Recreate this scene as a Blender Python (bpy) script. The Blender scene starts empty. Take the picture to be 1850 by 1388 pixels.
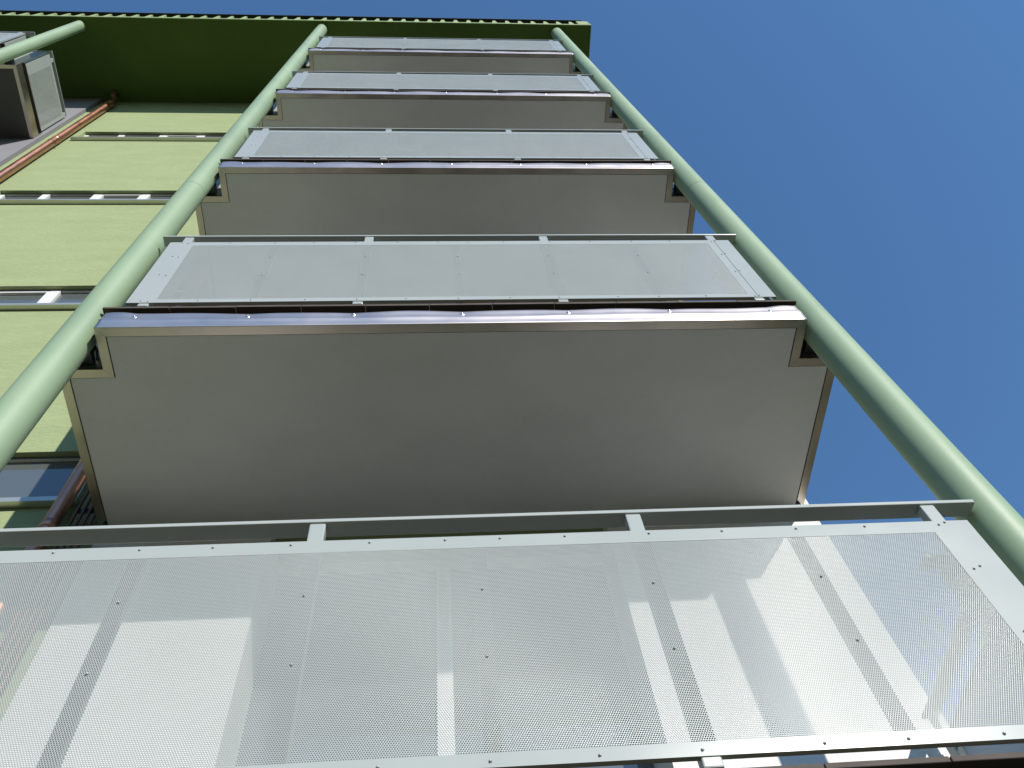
import bpy, bmesh, math, random
import numpy as np
from mathutils import Matrix, Vector

# ------------------------------------------------------------------ camera, world, sun, exposure
S = bpy.context.scene
COL = S.collection
EYE = 1.6                                   # eye height above the ground; facade measures below are taken from the eye

cam = bpy.data.cameras.new('camera')
cam_ob = bpy.data.objects.new('camera', cam)
COL.objects.link(cam_ob)
right = Vector((0.99640377, -0.02541383, -0.08083103))
down = Vector((-0.01770569, 0.87045231, -0.49193422)) * -1
fwd = Vector((0.08286149, 0.49159628, 0.866872))
down = Vector((-0.01770569, 0.87045231, -0.49193422))
m = Matrix((right, -down, -fwd)).transposed().to_4x4()
cam_ob.matrix_world = Matrix.Translation((0, 0, EYE)) @ m
cam.sensor_width = 36.0
cam.lens = 36.0 * 1565.15 / 1850.0
cam.clip_start = 0.05
cam.clip_end = 3000.0
S.camera = cam_ob

SUN_EL, SUN_AZ = math.radians(28.5), math.radians(25.0)      # azimuth measured from the street side towards the right
sun_dir = Vector((math.cos(SUN_EL) * math.sin(SUN_AZ), -math.cos(SUN_EL) * math.cos(SUN_AZ), math.sin(SUN_EL)))
W = bpy.data.worlds.new('World')
S.world = W
W.use_nodes = True
nt = W.node_tree
sky = nt.nodes.new('ShaderNodeTexSky')
sky.sky_type = 'NISHITA'
sky.sun_disc = False
sky.sun_elevation = SUN_EL
sky.sun_rotation = math.atan2(sun_dir.x, sun_dir.y)
sky.altitude = 300.0
sky.air_density = 1.85
sky.dust_density = 0.3
sky.ozone_density = 10.0
bg = nt.nodes['Background']
bg.inputs['Strength'].default_value = 0.155
nt.links.new(sky.outputs[0], bg.inputs['Color'])

sl = bpy.data.lights.new('sun', 'SUN')
sl.energy = 5.0
sl.angle = math.radians(0.5)
sl.color = (1.0, 0.95, 0.88)
so = bpy.data.objects.new('sun', sl)
so.rotation_euler = sun_dir.to_track_quat('Z', 'Y').to_euler()
so.location = (6, -12, 12)
COL.objects.link(so)

S.view_settings.view_transform = 'Standard'
S.view_settings.look = 'None'
S.view_settings.gamma = 1.0
S.view_settings.use_curve_mapping = False
S.view_settings.exposure = 0.0
S.render.engine = 'CYCLES'
S.cycles.max_bounces = 8
S.cycles.diffuse_bounces = 4
S.cycles.use_denoising = True
S.cycles.denoiser = 'OPENIMAGEDENOISE'
S.cycles.denoising_input_passes = 'RGB_ALBEDO_NORMAL'
S.cycles.denoising_prefilter = 'ACCURATE'
S.cycles.use_adaptive_sampling = False
W.cycles.sampling_method = 'NONE'            # smooth sky without a sun disc: less noise in the shade
S.cycles.glossy_bounces = 4
S.cycles.caustics_reflective = False
S.cycles.sample_clamp_indirect = 6.0

random.seed(7)

# ------------------------------------------------------------------ materials
def mat(name, col, rough=0.5, metal=0.0, spec=0.5, var=0.0, vscale=(4, 4, 4), var2=0.0, v2scale=(60, 60, 60),
        bump=0.0, bscale=(80, 80, 80), rvar=0.0, coat=0.0, alt=None, detail=6.0):
    """Principled paint with object-space noise: 'var' large blotches, 'var2' fine grain, 'bump' relief, 'rvar' roughness."""
    M = bpy.data.materials.new(name)
    M.use_nodes = True
    t = M.node_tree
    N, L = t.nodes, t.links
    P = N['Principled BSDF']
    P.inputs['Base Color'].default_value = (*col, 1)
    P.inputs['Roughness'].default_value = rough
    P.inputs['Metallic'].default_value = metal
    P.inputs['Specular IOR Level'].default_value = spec
    P.inputs['Coat Weight'].default_value = coat
    P.inputs['Coat Roughness'].default_value = 0.12
    geo = N.new('ShaderNodeNewGeometry')

    def noise(scale, det=detail):
        mp = N.new('ShaderNodeMapping')
        mp.inputs['Scale'].default_value = scale
        L.new(geo.outputs['Position'], mp.inputs['Vector'])
        n = N.new('ShaderNodeTexNoise')
        n.inputs['Scale'].default_value = 1.0
        n.inputs['Detail'].default_value = det
        n.inputs['Roughness'].default_value = 0.62
        L.new(mp.outputs[0], n.inputs['Vector'])
        return n.outputs['Fac']

    out = None
    for v, sc in ((var, vscale), (var2, v2scale)):
        if v <= 0:
            continue
        r = N.new('ShaderNodeMapRange')
        r.inputs['From Min'].default_value = 0.3
        r.inputs['From Max'].default_value = 0.7
        r.inputs['To Min'].default_value = 1 - v
        r.inputs['To Max'].default_value = 1 + v
        L.new(noise(sc), r.inputs['Value'])
        if out is None:
            out = r.outputs[0]
        else:
            mu = N.new('ShaderNodeMath')
            mu.operation = 'MULTIPLY'
            L.new(out, mu.inputs[0])
            L.new(r.outputs[0], mu.inputs[1])
            out = mu.outputs[0]
    csrc = None
    if alt is not None:
        mx = N.new('ShaderNodeMix')
        mx.data_type = 'RGBA'
        mx.inputs['A'].default_value = (*col, 1)
        mx.inputs['B'].default_value = (*alt, 1)
        r = N.new('ShaderNodeMapRange')
        r.inputs['From Min'].default_value = 0.45
        r.inputs['From Max'].default_value = 0.7
        L.new(noise(vscale), r.inputs['Value'])
        L.new(r.outputs[0], mx.inputs['Factor'])
        csrc = mx.outputs['Result']
    if out is not None:
        vm = N.new('ShaderNodeVectorMath')
        vm.operation = 'SCALE'
        vm.inputs[0].default_value = col
        if csrc is not None:
            L.new(csrc, vm.inputs[0])
        L.new(out, vm.inputs['Scale'])
        csrc = vm.outputs[0]
    if csrc is not None:
        L.new(csrc, P.inputs['Base Color'])
    if rvar > 0:
        r = N.new('ShaderNodeMapRange')
        r.inputs['From Min'].default_value = 0.3
        r.inputs['From Max'].default_value = 0.7
        r.inputs['To Min'].default_value = max(0.02, rough - rvar)
        r.inputs['To Max'].default_value = rough + rvar
        L.new(noise(vscale, 3.0), r.inputs['Value'])
        L.new(r.outputs[0], P.inputs['Roughness'])
    if bump > 0:
        b = N.new('ShaderNodeBump')
        b.inputs['Strength'].default_value = 1.0
        b.inputs['Distance'].default_value = bump
        L.new(noise(bscale), b.inputs['Height'])
        L.new(b.outputs[0], P.inputs['Normal'])
    return M


M_PANEL = mat('grey_powder_coat', (0.395, 0.428, 0.405), 0.22, var=0.025, vscale=(3, 3, 3), rvar=0.02)
M_COLUMN = mat('pale_green_paint', (0.272, 0.375, 0.232), 0.5, var=0.05, vscale=(2, 2, 1.2), var2=0.02, rvar=0.08, bump=0.0006, bscale=(30, 30, 30))
M_WALL = mat('green_render', (0.325, 0.38, 0.20), 0.92, spec=0.15, var=0.06, vscale=(1.6, 1.6, 5.5), var2=0.07,
             v2scale=(14, 14, 60), bump=0.006, bscale=(18, 18, 55))
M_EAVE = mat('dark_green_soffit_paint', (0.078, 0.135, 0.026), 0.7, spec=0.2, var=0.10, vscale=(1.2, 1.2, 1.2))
M_FIN = mat('light_green_metal', (0.29, 0.375, 0.16), 0.6, var=0.08)
M_ROOF = mat('dark_roof_sheet', (0.018, 0.024, 0.016), 0.6, var=0.2)
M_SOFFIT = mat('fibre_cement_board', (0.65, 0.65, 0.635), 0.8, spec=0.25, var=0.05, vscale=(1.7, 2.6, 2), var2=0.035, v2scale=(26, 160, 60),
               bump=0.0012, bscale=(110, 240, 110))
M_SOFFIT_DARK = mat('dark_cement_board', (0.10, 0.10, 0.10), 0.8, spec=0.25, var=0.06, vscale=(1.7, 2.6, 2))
M_TRIM = mat('brushed_steel_trim', (0.56, 0.50, 0.43), 0.34, metal=1.0, var=0.08, vscale=(5, 5, 5), rvar=0.06, bump=0.0003, bscale=(9, 9, 9))
M_FASCIA = mat('stainless_fascia', (0.68, 0.605, 0.555), 0.375, metal=1.0, var=0.03, vscale=(3, 3, 3), rvar=0.03)
M_SHADE = mat('painted_shade_grey', (0.085, 0.09, 0.09), 0.8)  # painted shade for the post and stiffener fronts behind the sheet
M_SCREW = mat('screw_steel', (0.72, 0.70, 0.66), 0.25, metal=1.0)
M_RIVET = mat('rivet_steel', (0.42, 0.44, 0.44), 0.35, metal=0.4)
M_TILE = mat('dark_floor_tile', (0.085, 0.067, 0.056), 0.8, var=0.15, vscale=(9, 9, 9))
M_SLAB = mat('slab_concrete', (0.05, 0.05, 0.05), 0.9, var=0.2)
M_BRACKET = mat('dark_bracket_steel', (0.06, 0.07, 0.08), 0.5, metal=0.3)
M_COPPER = mat('copper', (0.58, 0.29, 0.19), 0.36, metal=1.0, var=0.07, vscale=(7, 7, 4), rvar=0.06, alt=(0.44, 0.21, 0.14), bump=0.0003, bscale=(14, 14, 6))
M_COPPER_DULL = mat('dull_copper', (0.17, 0.07, 0.045), 0.5, metal=0.8, var=0.2)
M_WHITE = mat('white_frame_plastic', (0.78, 0.78, 0.76), 0.35, var=0.02)
M_WHITEWALL = mat('white_render', (0.77, 0.76, 0.735), 0.9, spec=0.2, var=0.03, bump=0.002, bscale=(40, 40, 40))
M_GREYWALL = mat('grey_render', (0.25, 0.245, 0.265), 0.9, spec=0.2, var=0.05, bump=0.002, bscale=(40, 40, 40))
M_SILL = mat('sill_metal', (0.55, 0.56, 0.50), 0.35, metal=0.7, var=0.05)
M_GLASS = mat('window_glass', (0.10, 0.115, 0.115), 0.03, spec=1.0)
M_GLASS.node_tree.nodes['Principled BSDF'].inputs['IOR'].default_value = 1.7
M_REVEAL = mat('grey_seal', (0.12, 0.13, 0.12), 0.6)
M_GROUND = mat('grass_and_paving', (0.085, 0.082, 0.045), 0.95, spec=0.1, var=0.25, vscale=(0.35, 0.35, 0.35), var2=0.15, v2scale=(9, 9, 9), alt=(0.135, 0.12, 0.10))

# ------------------------------------------------------------------ mesh helpers
CACHE = {}


class MB:
    """Collects boxes, prisms and tubes into one mesh."""

    def __init__(self):
        self.bm = bmesh.new()

    def box(self, x0, x1, y0, y1, z0, z1, bevel=0.0, seg=2):
        r = bmesh.ops.create_cube(self.bm, size=1.0)
        M4 = Matrix.Translation(((x0 + x1) / 2, (y0 + y1) / 2, (z0 + z1) / 2)) @ Matrix.Diagonal((x1 - x0, y1 - y0, z1 - z0, 1))
        bmesh.ops.transform(self.bm, matrix=M4, verts=r['verts'])
        if bevel:
            es = list({e for v in r['verts'] for e in v.link_edges})
            bmesh.ops.bevel(self.bm, geom=es, offset=bevel, segments=seg, affect='EDGES', profile=0.5)
        return self

    def prism(self, poly, z0, z1):
        """Vertical prism over a plan polygon (counter-clockwise from above)."""
        lo = [self.bm.verts.new((x, y, z0)) for x, y in poly]
        hi = [self.bm.verts.new((x, y, z1)) for x, y in poly]
        n = len(poly)
        self.bm.faces.new(lo[::-1])
        self.bm.faces.new(hi)
        for i in range(n):
            self.bm.faces.new((lo[i], lo[(i + 1) % n], hi[(i + 1) % n], hi[i]))
        return self

    def tube(self, pts, r, n=16, radii=None, cap=True):
        pts = [Vector(p) for p in pts]
        rings = []
        up = None
        for i, p in enumerate(pts):
            d = (pts[min(i + 1, len(pts) - 1)] - pts[max(i - 1, 0)]).normalized()
            if up is None:
                up = d.orthogonal().normalized()
            a = (up - d * up.dot(d)).normalized()
            up = a
            b = d.cross(a)
            rr = radii[i] if radii else r
            rings.append([self.bm.verts.new(p + (a * math.cos(2 * math.pi * k / n) + b * math.sin(2 * math.pi * k / n)) * rr) for k in range(n)])
        for A, B in zip(rings, rings[1:]):
            for k in range(n):
                f = self.bm.faces.new((A[k], A[(k + 1) % n], B[(k + 1) % n], B[k]))
                f.smooth = True
        if cap:
            for ring, flip in ((rings[0], True), (rings[-1], False)):
                vs = [self.bm.verts.new(v.co) for v in ring]
                self.bm.faces.new(vs[::-1] if flip else vs)
        return self

    def dome(self, c, r, h, axis, n=10):
        """Rivet or screw head: low dome standing out along axis."""
        ax = Vector(axis).normalized()
        a = ax.orthogonal().normalized()
        b = ax.cross(a)
        c = Vector(c)
        rings = []
        for t in (0.0, 0.5, 0.85):
            rr = r * math.cos(t * math.pi / 2)
            hh = h * math.sin(t * math.pi / 2)
            rings.append([self.bm.verts.new(c + ax * hh + (a * math.cos(2 * math.pi * k / n) + b * math.sin(2 * math.pi * k / n)) * rr) for k in range(n)])
        for A, B in zip(rings, rings[1:]):
            for k in range(n):
                f = self.bm.faces.new((A[k], A[(k + 1) % n], B[(k + 1) % n], B[k]))
                f.smooth = True
        self.bm.faces.new(rings[-1]).smooth = True
        return self

    def mesh(self, name, material, shift=(0, 0, 0), fix=True):
        if fix:
            bmesh.ops.recalc_face_normals(self.bm, faces=self.bm.faces)
        bmesh.ops.translate(self.bm, verts=self.bm.verts, vec=-Vector(shift))
        me = bpy.data.meshes.new(name)
        self.bm.to_mesh(me)
        self.bm.free()
        me.materials.append(material)
        return me


def link(name, me, parent=None, loc=(0, 0, 0), kind=None):
    o = bpy.data.objects.new(name, me)
    COL.objects.link(o)
    if parent is not None:
        o.parent = parent
    o.location = loc
    if kind:
        o['kind'] = kind
    return o


def thing(name, label, cat, loc, group=None):
    o = bpy.data.objects.new(name, None)
    COL.objects.link(o)
    o.location = loc
    o.empty_display_size = 0.2
    o['label'] = label
    o['category'] = cat
    if group:
        o['group'] = group
    return o


def cached(key, fn):
    if key not in CACHE:
        CACHE[key] = fn()
    return CACHE[key]


def perforated(name, x0, x1, z0, z1, y, thick, pitch, hole, material, axis='x', out=-1):
    """A real perforated sheet: staggered round holes punched through, each with its rim wall. axis 'x': sheet in the x-z plane at y,
    facing out along y; axis 'y': sheet in the y-z plane (x0..x1 are then y values, y the x value)."""
    nx = int(round((x1 - x0) / pitch))
    nz = int(round((z1 - z0) / (pitch * 0.8660254)))
    px = (x1 - x0) / nx
    pz = (z1 - z0) / nz
    i = np.arange(nx)
    j = np.arange(nz)
    cx = (x0 + px * (i[None, :] + np.where(j[:, None] % 2, 0.75, 0.25))).ravel()
    cz = (z0 + pz * (np.repeat(j, nx) + 0.5))
    ang = np.radians(np.arange(6) * 60 + 30)
    ox, oz = px / math.sqrt(3) * np.cos(ang), (pz / 1.5) * np.sin(ang)
    hx, hz = hole * 1.05 * np.cos(ang), hole * 1.05 * np.sin(ang)
    n = len(cx)
    outer = np.stack([cx[:, None] + ox, cz[:, None] + oz], -1).reshape(-1, 2)
    outer[:, 0] = np.clip(outer[:, 0], x0 - 0.004, x1 + 0.004)
    key = np.round(outer / (px * 0.02)).astype(np.int64)
    uk, inv = np.unique(key, axis=0, return_inverse=True)
    inv = inv.reshape(-1)
    uo = np.zeros((len(uk), 2))
    uo[inv] = outer
    nu = len(uo)
    inner = np.stack([cx[:, None] + hx, cz[:, None] + hz], -1).reshape(-1, 2)
    pts2 = np.concatenate([uo, inner, inner])
    dep = np.concatenate([np.zeros(nu), np.zeros(n * 6), np.full(n * 6, thick)])
    co = np.zeros((len(pts2), 3))
    if axis == 'x':
        co[:, 0] = pts2[:, 0]
        co[:, 1] = y - out * dep
    else:
        co[:, 1] = pts2[:, 0]
        co[:, 0] = y - out * dep
    co[:, 2] = pts2[:, 1]
    oi = inv.reshape(n, 6)
    a = nu + np.arange(n * 6).reshape(n, 6)
    b = a + n * 6
    r = np.roll
    q1 = np.stack([oi, r(oi, -1, 1), r(a, -1, 1), a], -1).reshape(-1, 4)
    q2 = np.stack([a, r(a, -1, 1), r(b, -1, 1), b], -1).reshape(-1, 4)
    quads = np.concatenate([q1, q2])
    flip = (axis == 'x' and out > 0) or (axis == 'y' and out < 0)
    if flip:
        quads = quads[:, ::-1]
    me = bpy.data.meshes.new(name)
    me.vertices.add(len(co))
    me.vertices.foreach_set('co', co.astype(np.float32).ravel())
    me.loops.add(quads.size)
    me.loops.foreach_set('vertex_index', np.ascontiguousarray(quads).astype(np.int32).ravel())
    me.polygons.add(len(quads))
    me.polygons.foreach_set('loop_start', np.arange(0, quads.size, 4, dtype=np.int32))
    me.update(calc_edges=True)
    me.validate()
    me.materials.append(material)
    return me


# ------------------------------------------------------------------ ground
def ground_mesh():
    b = bmesh.new()
    radii = [0.0, 4, 8, 14, 22, 32, 44, 58, 75, 95, 120, 160, 220, 320]
    n = 72
    rings = []
    for r in radii:
        if r == 0:
            rings.append([b.verts.new((0, 0, 0))] * n)
            continue
        ring = []
        for k in range(n):
            a = 2 * math.pi * k / n
            t = max(0.0, min(1.0, (r - 40) / 80.0))
            h = (t * t * (3 - 2 * t)) * (24 + 5 * math.sin(3 * a + 0.6) + 3 * math.sin(7 * a))  # outer ground raised into unseen hills, added to block the low sky
            if r > 120:
                h *= 1.0 - 0.35 * (r - 120) / 200.0
            ring.append(b.verts.new((r * math.cos(a), r * math.sin(a), h)))
        rings.append(ring)
    for A, B in zip(rings, rings[1:]):
        for k in range(n):
            j = (k + 1) % n
            if A[k] is A[j]:
                b.faces.new((A[k], B[k], B[j]))
            else:
                b.faces.new((A[k], B[k], B[j], A[j])).smooth = True
    bmesh.ops.recalc_face_normals(b, faces=b.faces)
    me = bpy.data.meshes.new('ground')
    b.to_mesh(me)
    b.free()
    me.materials.append(M_GROUND)
    return me


link('ground', ground_mesh(), kind='structure')

# ------------------------------------------------------------------ the building
YW = 3.14                                   # face of the green wall, metres from the eye towards the house

H = 2.85                                    # storey height
ZE = 15.20                                  # underside of the eave
B0 = Vector((0.0, YW, -EYE))
bld = thing('apartment_building', 'tall green rendered apartment building with white ribbon windows under a dark eave', 'building',
            (0, YW, 0))


def bl(mb, name, material, parent=bld, kind=None):
    return link(name, mb.mesh(name, material, shift=(0, YW, -EYE)), parent, kind=kind)


WX0, WX1 = -5.046, -2.13
LINT, SILL = 13.16, 12.68
OX0, OX1 = -0.941, 0.934                    # door openings behind the balconies
DTOP = 3.93
w = MB()
w.box(-16, WX0, YW, YW + 0.3, -EYE, ZE + 0.3)
w.box(WX1, OX0 - 0.02, YW, YW + 0.3, -EYE, ZE + 0.3)
w.box(OX1 + 0.02, 2.165, YW, YW + 0.3, -EYE, ZE + 0.3)
bands = [(-EYE, 1.37)] + [(DTOP + H * k, 1.37 + H * (k + 1)) for k in range(4)]
for a, b in bands + [(DTOP + H * 4, ZE + 0.3)]:
    w.box(OX0 - 0.02, OX1 + 0.02, YW, YW + 0.3, a, b)
edges = [ZE + 0.3]
wins = []
for j in range(5):
    top, bot = LINT - H * j, SILL - H * j
    if j == 3:
        top, bot = 4.775, 4.235
    wins.append((top, bot))
    edges += [top, bot]
edges.append(-EYE)
for a, b in zip(edges[0::2], edges[1::2]):
    w.box(WX0, WX1, YW, YW + 0.3, b, a)
bl(w, 'wall', M_WALL)
bl(MB().box(-15.9, 2.155, YW + 0.32, 14.0, -EYE, ZE + 0.3), 'rear_wall', M_WALL)

# thin cladding round the balcony doors: white behind the near stack, grey behind the far one
for name, x0, x1, mt, dx, yc in (('white_cladding', -1.888, 2.181, M_WHITEWALL, 0.0, 3.12), ('grey_cladding', -9.4, -5.455, M_GREYWALL, -7.64, 3.085)):
    c = MB()
    c.box(x0, OX0 + dx, yc, YW - 0.002, -EYE, ZE - 0.001)
    c.box(OX1 + dx, x1, yc, YW - 0.002, -EYE, ZE - 0.001)
    for a, b in bands:
        c.box(OX0 + dx, OX1 + dx, yc, YW - 0.002, a, b)
    if dx == 0.0:                           # white lining of the deep door reveals
        for k in range(5):
            za, zb = 1.3705 + H * k, DTOP - 0.0005 + H * k
            c.box(OX0 - 0.0195, OX0, YW - 0.0015, YW + 0.288, za, zb)
            c.box(OX1, OX1 + 0.0195, YW - 0.0015, YW + 0.288, za, zb)
    bl(c, name, mt)

# balcony doors: deep white frame, two dark glass leaves and a white centre post
def door(k, dx):
    z0, z1 = 1.371 + H * k, DTOP - 0.001 + H * k
    x0, x1 = OX0 + dx + 0.001, OX1 + dx - 0.001
    y = YW + (0.285 if dx == 0 else -0.003)
    f = MB()
    f.box(x0, x1, y - 0.02, y, z1 - 0.08, z1)
    fo = bl(f, 'balcony_door', M_WHITE)
    bl(MB().box(x0, x1, y - 0.02, y, z0, z0 + 0.09), 'threshold', M_WHITE, fo)
    for a, b in ((x0, -0.040 + dx), (0.040 + dx, x1)):
        bl(MB().box(a, b, y - 0.008, y - 0.002, z0 + 0.09, z1 - 0.08), 'pane', M_GLASS, fo)
    bl(MB().box(-0.040 + dx, 0.040 + dx, y - 0.035, y, z0 + 0.09, z1 - 0.08), 'mullion', M_WHITE, fo)


for k in range(5):
    door(k, 0.0)
for k in (3, 4):
    door(k, -7.64)

# ribbon windows
YF = YW + 0.045
for j, (top, bot) in enumerate(wins):
    f = MB()
    fr, ft = 0.05, 0.014
    f.box(WX0, WX1, YF, YF + 0.06, bot, bot + fr)
    f.box(WX0, WX1, YF, YF + 0.06, top - ft, top)
    f.box(WX0, WX0 + fr, YF, YF + 0.06, bot + fr, top - ft)
    f.box(WX1 - fr, WX1, YF, YF + 0.06, bot + fr, top - ft)
    win = bl(f, 'ribbon_window', M_WHITE)
    xs = [WX0 + 0.01, -4.533, -3.955, -3.398, -2.84, WX1 - 0.01] if j != 3 else [WX0 + 0.01, -3.75, WX1 - 0.01]
    for x in xs[1:-1]:
        bl(MB().box(x - 0.042, x + 0.042, YF - 0.004, YF + 0.056, bot + fr, top - ft), 'mullion', M_WHITE, win)
    for i, (a, b) in enumerate(zip(xs, xs[1:])):
        a2, b2 = a + 0.042, b - 0.042
        if i == 2 and j != 3:
            s = MB()
            t = 0.03
            for q in ((a2, b2, bot + fr, bot + fr + t), (a2, b2, top - ft - t, top - ft), (a2, a2 + t, bot + fr + t, top - ft - t), (b2 - t, b2, bot + fr + t, top - ft - t)):
                s.box(q[0], q[1], YF - 0.002, YF + 0.05, q[2], q[3])
            bl(s, 'sash', M_WHITE, win)
        bl(MB().box(a2, b2, YF + 0.022, YF + 0.034, bot + fr, top - ft), 'pane', M_GLASS, win)
    bl(MB().box(WX0 - 0.022, WX1 + 0.022, YW - 0.048, YW - 0.001, bot - 0.040, bot - 0.001).box(WX0, WX1, YW - 0.0005, YF - 0.001, bot - 0.036, bot + 0.004), 'sill', M_SILL, win)
    bl(MB().box(WX0 + 0.001, WX1 - 0.001, YF - 0.008, YF - 0.001, top - 0.014, top - 0.001), 'seal', M_REVEAL, win)

# eave: dark soffit slab, light front edge with tapered fins and a dark sheet over them
EY = 1.845
e = MB().box(-17, 2.585, EY + 0.004, YW + 0.3, ZE, ZE + 0.12)
eave = bl(e, 'eave', M_EAVE)
bl(MB().box(-17, 2.585, EY - 0.008, EY + 0.003, ZE - 0.004, ZE + 0.07), 'eave_edge', M_FIN, eave)
bl(MB().box(2.586, 2.594, EY - 0.008, YW + 0.3, ZE - 0.004, ZE + 0.50), 'eave_edge', M_FIN, eave)
bl(MB().box(-17, 2.585, EY + 0.07, YW + 0.3, ZE + 0.121, ZE + 0.47), 'roof_upstand', M_ROOF)
bl(MB().box(-17.1, 2.50, EY - 0.020, 14.5, ZE + 0.472, ZE + 0.50), 'roof_sheet', M_ROOF)


def fin_mesh():
    b = MB()
    v = b.bm.verts
    f = [v.new((-0.045, 0, 0)), v.new((0.045, 0, 0)), v.new((0.02, 0, 0.27)), v.new((-0.02, 0, 0.27))]
    k = [v.new((-0.05, 0.075, 0)), v.new((0.05, 0.075, 0)), v.new((0.025, 0.075, 0.27)), v.new((-0.025, 0.075, 0.27))]
    for q in ((0, 1, 2, 3),):
        b.bm.faces.new([f[i] for i in q])
        b.bm.faces.new([k[i] for i in q][::-1])
    for i in range(4):
        b.bm.faces.new((f[i], k[i], k[(i + 1) % 4], f[(i + 1) % 4]))
    return b.mesh('fin', M_FIN)


FM = fin_mesh()
x = 2.28
while x > -8.6:
    link('fin', FM, bld, (x, EY - 0.008 - YW, ZE + 0.071 + EYE))
    x -= 0.213
bl(MB().box(2.40, 2.582, EY - 0.006, EY + 0.069, ZE + 0.126, ZE + 0.46), 'corner_post', M_FIN)

# ------------------------------------------------------------------ columns
def column(x, label, r=0.0835):
    y = 1.975
    mb = MB()
    z = -EYE
    for zj in (0.9, 6.42, 11.92, ZE - 0.001):
        last = zj > 15
        mb.tube([(0, 0, z + EYE), (0, 0, zj + EYE - (0 if last else 0.002))], r, n=72)
        if not last:
            mb.tube([(0, 0, zj + EYE - 0.002), (0, 0, zj + EYE + 0.002)], r - 0.0025, n=72, cap=False)
        z = zj + 0.002
    o = link('steel_column', mb.mesh('steel_column', M_COLUMN, fix=False), None, (x, y, 0))
    o['label'] = label
    o['category'] = 'column'
    o['group'] = 'round green columns carrying the balconies'
    return o


column(-1.7965, 'round pale green column along the left side of the near balconies', 0.0878)
column(2.0205, 'round pale green column against the blue sky, right of the near balconies', 0.0925)
column(-5.555, 'round pale green column beside the small balcony in the upper left corner')

# ------------------------------------------------------------------ balconies
YP = 1.888
OUT = [(-1.679, 1.892), (1.918, 1.892), (1.918, 2.122), (2.137, 2.122), (2.137, 3.114), (-1.900, 3.114), (-1.900, 2.122), (-1.679, 2.122)]


def inset(poly, d):
    n = len(poly)
    res = []
    for i in range(n):
        p0, p1, p2 = (Vector(poly[i - 1]), Vector(poly[i]), Vector(poly[(i + 1) % n]))
        d1, d2 = (p1 - p0).normalized(), (p2 - p1).normalized()
        n1, n2 = Vector((-d1.y, d1.x)), Vector((-d2.y, d2.x))
        res.append(tuple(p1 + (n1 + n2) * d / (1 + n1.dot(n2))))
    return res


ORG = Vector((0.118, 1.9, 1.2))             # origin of a balcony: middle of its front edge
ZT, ZB = 1.1116, 1.2961                     # underside and top of the steel edge
SCREW_X = (-1.521, -0.964, -0.435, 0.121, 0.675, 1.213, 1.759)


def fascia_mesh(seed):
    rnd = random.Random(seed)
    x0, x1 = OUT[0][0], OUT[1][0]
    NX, NZ = 220, 12
    ph = [rnd.uniform(0, 6.28) for _ in range(6)]
    amp = [rnd.uniform(0.6, 1.3) for _ in range(8)]
    sx = [x0] + [s + rnd.uniform(-0.01, 0.01) for s in SCREW_X] + [x1]

    def disp(xv, t):
        i = max(j for j in range(len(sx) - 1) if sx[j] <= xv + 1e-6)
        u = (xv - sx[i]) / (sx[i + 1] - sx[i])
        a = math.sin(math.pi * u) * amp[i % 8]
        if i == 0 or i == len(sx) - 2:
            a *= 0.9
        wv = 0.35 * math.sin(xv * 9 + ph[0]) + 0.25 * math.sin(xv * 17 + ph[1])
        lip = 0.0075 * (a * 0.9 - 0.35 + 0.3 * wv) * max(0.0, (t - 0.42) / 0.58) ** 1.4
        crease = 0.0045 * math.exp(-((t - 0.50 - 0.03 * math.sin(xv * 3.1 + ph[2])) / 0.11) ** 2) * (0.9 + 0.5 * wv)
        ripple = 0.0006 * math.sin(xv * 5.2 + ph[3] + 2 * t) * t
        return -(lip + crease + ripple) + 0.004 * max(0.0, t - 0.5) * 2

    b = bmesh.new()
    rows = []
    for jz in range(NZ + 1):
        t = jz / NZ
        row = []
        for ix in range(NX + 1):
            xv = x0 + (x1 - x0) * ix / NX
            de = min(xv - x0, x1 - xv)
            top = 1.266 + 0.028 * math.exp(-(de / 0.22) ** 2) + 0.003 * math.sin(xv * 2.3 + ph[4]) + 0.002 * math.sin(xv * 6.1 + ph[5])
            zz = ZT + (top - ZT) * t
            row.append(b.verts.new((xv - ORG.x, OUT[0][1] - 0.002 + disp(xv, t) - ORG.y, zz - ORG.z)))
        rows.append(row)
    for A, B in zip(rows, rows[1:]):
        for i in range(NX):
            b.faces.new((A[i], A[i + 1], B[i + 1], B[i])).smooth = True
    fs = list(b.faces)
    r = bmesh.ops.extrude_face_region(b, geom=fs)
    bmesh.ops.translate(b, verts=[v for v in r['geom'] if isinstance(v, bmesh.types.BMVert)], vec=(0, 0.0015, 0))
    bmesh.ops.recalc_face_normals(b, faces=b.faces)
    me = bpy.data.meshes.new('fascia_strip')
    b.to_mesh(me)
    b.free()
    me.materials.append(M_FASCIA)
    return me, disp


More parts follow.
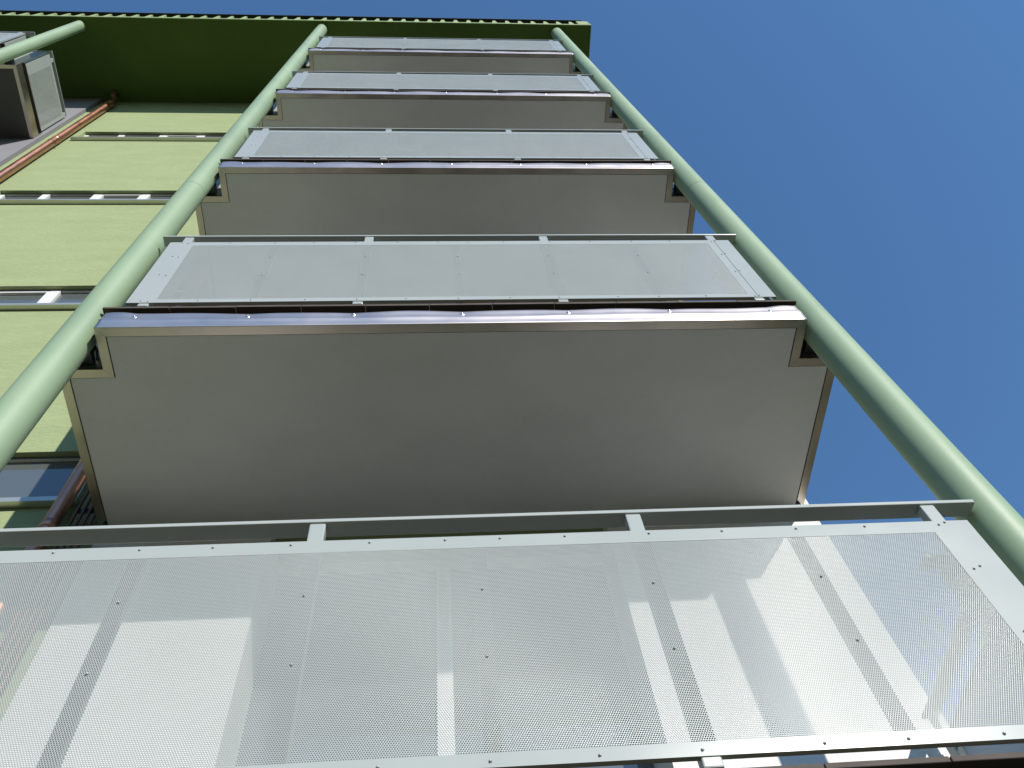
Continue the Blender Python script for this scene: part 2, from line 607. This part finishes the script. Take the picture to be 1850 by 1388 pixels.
def balcony(k, dx, label, group, seed, board=M_SOFFIT):
    root = thing('balcony', label, 'balcony', (ORG.x + dx, ORG.y, ORG.z + H * k + EYE), group)

    def part(key, name, fn, material, parent=root, loc=(0, 0, 0), kind=None, fix=True):
        me = cached(key, lambda: fn(MB()).mesh(name, material, shift=ORG, fix=fix))
        return link(name, me, parent, loc, kind)

    # slab and soffit
    ins = inset(OUT, 0.012)
    part('slab', 'slab', lambda b: b.prism(ins, ZT + 0.025, 1.240), M_SLAB)
    part('soffit' + board.name, 'soffit_board', lambda b: b.prism([(px, 3.113 if py > 3 else py) for px, py in inset(OUT, 0.0505)], ZT + 0.004, ZT + 0.016), board)
    part('gapfill', 'shadow_gap', lambda b: b.prism([(px, 3.112 if py > 3 else py) for px, py in inset(OUT, 0.030)], ZT + 0.018, ZT + 0.024), M_SLAB)
    inn = inset(OUT, 0.0465)
    n = len(OUT)
    for i in range(n):
        if i == 4:
            continue
        j = (i + 1) % n
        a, bb = Vector(OUT[i]), Vector(OUT[j])
        c, d = Vector(inn[j]), Vector(inn[i])
        e1 = (bb - a).normalized() * 0.0006

        def fn(b, a=a, bb=bb, c=c, d=d, e1=e1):
            return b.prism([tuple(a + e1), tuple(bb - e1), tuple(c - e1), tuple(d + e1)], ZT, ZT + 0.002 + 0.0)
        part('trim%d' % i, 'soffit_trim', fn, M_TRIM)
        if i != 0:
            nrm = Vector((-(bb - a).y, (bb - a).x)).normalized()

            def fn2(b, a=a, bb=bb, e1=e1, nrm=nrm):
                return b.prism([tuple(a + e1 * 4), tuple(bb - e1 * 4), tuple(bb - e1 * 4 + nrm * 0.0015), tuple(a + e1 * 4 + nrm * 0.0015)], ZT + 0.0025, ZB)
            part('side_fascia%d' % i, 'fascia_strip', fn2, M_TRIM)
    fm, disp = fascia_mesh(seed)
    fas = link('fascia_strip', fm, root)
    rnd = random.Random(seed + 50)
    sm = cached('screw', lambda: MB().dome((0, 0, 0), 0.0125, 0.003, (0, -1, 0), 14).dome((0, -0.0025, 0), 0.0065, 0.005, (0, -1, 0), 12).mesh('screw', M_SCREW))
    for sx in SCREW_X:
        zz = 1.229 + rnd.uniform(-0.006, 0.006)
        t = (zz - ZT) / (1.266 - ZT)
        yy = OUT[0][1] - 0.0035 + disp(sx, t)
        link('screw', sm, fas, (sx - ORG.x, yy - ORG.y, zz - ORG.z))

    # deck tiles on pedestals, their front edge standing over the fascia
    tx0, tx1, nt_ = -1.716, 1.952, 11
    tw = (tx1 - tx0) / nt_
    tm = cached('tile', lambda: MB().box(-tw / 2 + 0.002, tw / 2 - 0.002, 0, 0.235, 0, 0.0175, 0.0015, 1).mesh('floor_tile', M_TILE))
    for i in range(nt_):
        link('floor_tile', tm, root, (tx0 + tw * (i + 0.5) - ORG.x, 1.894 - ORG.y + rnd.uniform(-0.0015, 0.0015), 1.350 - ORG.z + rnd.uniform(-0.001, 0.001)))
    part('deck', 'floor_deck', lambda b: b.box(-1.92, 2.155, 2.133, 3.07, 1.350, 1.3675), M_TILE)
    part('pedestal', 'deck_bearer', lambda b: b.box(-1.6, 1.84, 1.99, 2.03, 1.2405, 1.349).box(-1.8, 2.04, 2.4, 2.44, 1.2405, 1.349).box(-1.8, 2.04, 2.9, 2.94, 1.2405, 1.349), M_SLAB)

    # steel brackets that hold the slab to its columns
    for s, xc in ((0, -1.7965), (1, 2.0205)):
        part('bracket%d' % s, 'column_bracket', lambda b, xc=xc: b.box(xc - 0.05, xc + 0.05, 2.055, 2.119, 1.17, 1.255), M_BRACKET)

    # front railing
    pm = cached('post', lambda: MB().box(-0.0275, 0.0275, 1.8907 - ORG.y, 1.9305 - ORG.y, 1.368 - ORG.z, 2.391 - ORG.z, 0.005, 2).mesh('post', M_PANEL))
    gm = cached('shade_strip', lambda: MB().box(-0.0235, 0.0235, 1.8898 - ORG.y, 1.8906 - ORG.y, 1.445 - ORG.z, 2.231 - ORG.z).mesh('shade_strip', M_SHADE))  # dark strip added as painted shade between sheet and its supports
    for xp in (-1.522, -0.425, 0.669, 1.752):
        po = link('post', pm, root, (xp - ORG.x, 0, 0))
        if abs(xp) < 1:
            link('shade_strip', cached('wide_shade_strip', lambda: MB().box(-0.0268, 0.0268, 1.8898 - ORG.y, 1.8906 - ORG.y, 1.445 - ORG.z, 2.231 - ORG.z).mesh('shade_strip', M_SHADE)), po)
    stm = cached('stiffener', lambda: MB().box(-0.024, 0.024, 1.8907 - ORG.y, 1.9155 - ORG.y, 1.405 - ORG.z, 2.289 - ORG.z, 0.002, 1).mesh('stiffener', M_PANEL))
    for xp in (-0.979, 0.118, 1.212):
        st = link('stiffener', stm, root, (xp - ORG.x, 0, 0))
        link('shade_strip', gm, st)
    part('rail', 'top_rail', lambda b: b.box(-1.684, 1.938, 1.886, 1.953, 2.3916, 2.4099, 0.003, 2), M_PANEL)

    def border(b):
        x0, x1, z0, z1 = -1.6126, (1.7525 if k else 1.8522), 1.4001, 2.2936
        q0, q1, r0, r1 = -1.4664, 1.7021, 1.4426, 2.2332
        y0, y1 = YP - 0.0006, YP + 0.002
        b.box(x0, x1, y0, y1, r1, z1)
        b.box(x0, x1, y0, y1, z0, r0)
        b.box(x0, q0, y0, y1, r0, r1)
        b.box(q1, x1, y0, y1, r0, r1)
        b.box(x0, x1, y1, YP + 0.018, z0, z0 + 0.003)
        b.box(x0, x1, y1, YP + 0.018, z1 - 0.003, z1)
        b.box(x0, x0 + 0.003, y1, YP + 0.018, z0 + 0.003, z1 - 0.003)
        return b
    pan = part('border%d' % bool(k), 'railing_panel', border, M_PANEL)
    sheet = cached('sheet', lambda: perforated('perforated_sheet', -1.4664 - ORG.x, 1.7021 - ORG.x, 1.4426 - ORG.z, 2.2332 - ORG.z, YP - ORG.y, 0.0010, 0.00667, 0.00217, M_PANEL))
    link('perforated_sheet', sheet, pan)
    if k:
        part('corner', 'corner_plate', lambda b: b.box(1.7560, 1.8522, YP - 0.0006, YP + 0.002, 1.4001, 2.2936).box(1.8492, 1.8522, YP + 0.002, YP + 0.018, 1.4001, 2.2936), M_PANEL, pan)
    else:
        part('corner0', 'corner_flange', lambda b: b.box(1.8492, 1.8522, YP + 0.002, YP + 0.018, 1.4032, 2.2905), M_PANEL, pan)

    def rivets(b):
        xs = (-1.253, -0.983, -0.75, -0.499, -0.242, 0.008, 0.192, 0.412, 0.702, 0.957, 1.22, 1.467)
        for xv in xs:
            b.dome((xv, YP - 0.0006, 2.276), 0.0052, 0.0055, (0, -1, 0), 8)
        for xv in (-1.25, -0.98, -0.70, -0.43, -0.17, 0.109, 0.386, 0.651, 0.974, 1.2, 1.462):
            b.dome((xv, YP - 0.0006, 1.418), 0.0052, 0.0055, (0, -1, 0), 8)
        for xv in (-0.98, -0.43, 0.117, 0.66, 1.21):
            for zv in (2.035, 1.76):
                b.dome((xv + 0.003, YP - 0.0004, zv), 0.0050, 0.0055, (0, -1, 0), 8)
        for zv in (2.278, 2.05, 1.772, 1.416):
            b.dome((1.736, YP - 0.0006, zv - 0.006), 0.0050, 0.0055, (0, -1, 0), 8)
            b.dome((1.763, YP - 0.0006, zv + 0.006), 0.0050, 0.0055, (0, -1, 0), 8)
            b.dome((-1.502, YP - 0.0006, zv - 0.006), 0.0050, 0.0055, (0, -1, 0), 8)
            b.dome((-1.540, YP - 0.0006, zv + 0.006), 0.0050, 0.0055, (0, -1, 0), 8)
        return b
    part('rivets', 'rivets', rivets, M_RIVET, pan, kind='stuff')

    # side railings: return plate behind the column, perforated side panel, posts and rail
    for s in (-1, 1):
        X = 2.120 if s > 0 else -1.883                   # plane of the side panel
        y0, y1, z0, z1 = 2.170, 3.062, 1.4001, 2.2936
        q0, q1, r0, r1 = 2.318, 3.012, 1.4426, 2.2332

        def sb(b, X=X, s=s):
            xa, xb = sorted((X + s * 0.0006, X - s * 0.002))
            b.box(xa, xb, y0, y1, r1, z1)
            b.box(xa, xb, y0, y1, z0, r0)
            b.box(xa, xb, y0, q0, r0, r1)
            b.box(xa, xb, q1, y1, r0, r1)
            xa, xb = sorted((X - s * 0.002, X - s * 0.018))
            b.box(xa, xb, y0, y1, z0, z0 + 0.003)
            b.box(xa, xb, y0, y1, z1 - 0.003, z1)
            b.box(xa, xb, y0, y0 + 0.003, z0 + 0.003, z1 - 0.003)
            return b
        sp = part('side_border%d' % s, 'side_panel', sb, M_PANEL)
        sh = cached('side_sheet%d' % s, lambda X=X, s=s: perforated('perforated_sheet', q0 - ORG.y, q1 - ORG.y, r0 - ORG.z, r1 - ORG.z, X - ORG.x, 0.0010, 0.00667, 0.00217, M_PANEL, 'y', s))
        link('perforated_sheet', sh, sp)

        def sr(b, X=X, s=s):
            for zv in (2.05, 1.772):
                for yv in (2.215, 2.27):
                    b.dome((X + s * 0.0006, yv, zv + (yv - 2.24) * 0.3), 0.005, 0.0055, (s, 0, 0), 8)
            return b
        part('side_rivets%d' % s, 'rivets', sr, M_RIVET, sp, kind='stuff')
        xo, xi = X + s * 0.0, X - s * 0.042
        xa, xb = sorted((X - s * 0.0025, X - s * 0.0425))
        for yp in (2.262, 3.030):
            part('side_post%d%.2f' % (s, yp), 'side_post', lambda b, xa=xa, xb=xb, yp=yp: b.box(xa, xb, yp - 0.0275, yp + 0.0275, 1.368, 2.391, 0.005, 2), M_PANEL)
        xa, xb = sorted((X + s * 0.004, X - s * 0.063))
        part('side_rail%d' % s, 'side_rail', lambda b, xa=xa, xb=xb: b.box(xa, xb, 2.140, 3.064, 2.3916, 2.4099, 0.003, 2), M_PANEL)
        xa, xb = sorted((X - s * 0.034, X - s * 0.268))
        part('return_plate%d' % s, 'return_plate', lambda b, xa=xa, xb=xb: b.box(xa, xb, 2.139, 2.170, z0, z1, 0.002, 1), M_PANEL)
        xa, xb = sorted((X - s * 0.0632, X - s * 0.300))
        part('return_rail%d' % s, 'return_rail', lambda b, xa=xa, xb=xb: b.box(xa, xb, 2.140, 2.205, 2.3916, 2.4099, 0.003, 2), M_PANEL)
        xc = X - s * 0.285
        xa, xb = xc - 0.015, xc + 0.015
        part('notch_plate%d' % s, 'return_plate', lambda b, xa=xa, xb=xb: b.box(xa, xb, 1.922, 2.138, z0, z1, 0.002, 1), M_PANEL)
    return root


GRP = 'balconies stacked between the two near columns'
LAB = ['nearest balcony, its see-through perforated screen filling the bottom of the picture',
       'second balcony up, with the widest grey soffit and a sun glint on its steel edge',
       'middle balcony of the near stack, third one up from the bottom',
       'second balcony from the top of the near stack, one below the highest',
       'highest balcony of the near stack, right under the dark green eave']
for k in range(5):
    balcony(k, 0.0, LAB[k], GRP, 11 + k)
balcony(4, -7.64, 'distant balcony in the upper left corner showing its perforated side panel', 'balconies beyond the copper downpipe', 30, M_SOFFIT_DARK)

# ------------------------------------------------------------------ copper pipes
def downpipe(x, y, r, z0, z1, label, joints, clamps, elbow=False):
    root = thing('downpipe', label, 'downpipe', (x, y, 0), 'copper downpipes on the green wall')
    if elbow:
        pts = [(0, 0, z0 + EYE), (0, 0, z1 - 0.36 + EYE)]
        link('pipe', MB().tube(pts, r, 28).mesh('pipe', M_COPPER), root)
        A = Vector((0, 0, z1 - 0.36 + EYE))
        el = [A + Vector(p) for p in ((0, 0, 0.001), (0, 0, 0.05), (-0.005, -0.01, 0.10), (-0.02, -0.035, 0.15), (-0.04, -0.065, 0.20), (-0.05, -0.08, 0.26), (-0.05, -0.08, 0.361))]
        link('elbow', MB().tube(el, r * 0.96, 28).mesh('elbow', M_COPPER), root)
    else:
        link('pipe', MB().tube([(0, 0, z0 + EYE), (0, 0, z1 + EYE)], r, 28).mesh('pipe', M_COPPER), root)
    cm = MB().tube([(0, 0, -0.03), (0, 0, -0.028), (0, 0, 0.028), (0, 0, 0.03)], r + 0.003, 28, radii=[r + 0.0005, r + 0.004, r + 0.004, r + 0.0005]).mesh('collar', M_COPPER)
    for z in joints:
        link('collar', cm, root, (0, 0, z + EYE))
    km = MB().tube([(0, 0, -0.012), (0, 0, 0.012)], r + 0.005, 28).box(-0.010, 0.010, r, YW - y - 0.0005, -0.01, 0.01).box(r + 0.002, r + 0.026, -0.008, 0.008, -0.011, 0.011, 0.003, 1).mesh('clamp', M_COPPER)
    for z in clamps:
        link('clamp', km, root, (0, 0, z + EYE))


downpipe(-5.17, 3.075, 0.052, -EYE + 0.05, ZE, 'long copper downpipe on the green wall beside the distant balcony', (14.72, 12.42, 10.35, 8.1), (14.60, 12.25, 10.22), True)
downpipe(-2.135, 3.06, 0.045, -EYE + 0.05, ZE - 0.002, 'copper downpipe half hidden behind the near balconies at lower left', (3.90, 6.8, 9.7, 12.4), (5.8, 8.6, 11.4))

cond = thing('copper_conduit', 'bundle of four thin dark copper pipes in the shade below the second balcony', 'pipes', (-1.98, 3.055, 0))
for i in range(4):
    xx = -0.050 + i * 0.036
    link('pipe', MB().tube([(xx, 0, 0.1), (xx, 0, 3.98 + EYE + 0.30)], 0.009, 12).mesh('pipe', M_COPPER_DULL), cond)
link('bracket', MB().box(-0.072, 0.082, 0.0102, 0.024, 4.04 + EYE, 4.075 + EYE, 0.002, 1).mesh('bracket', M_BRACKET), cond)
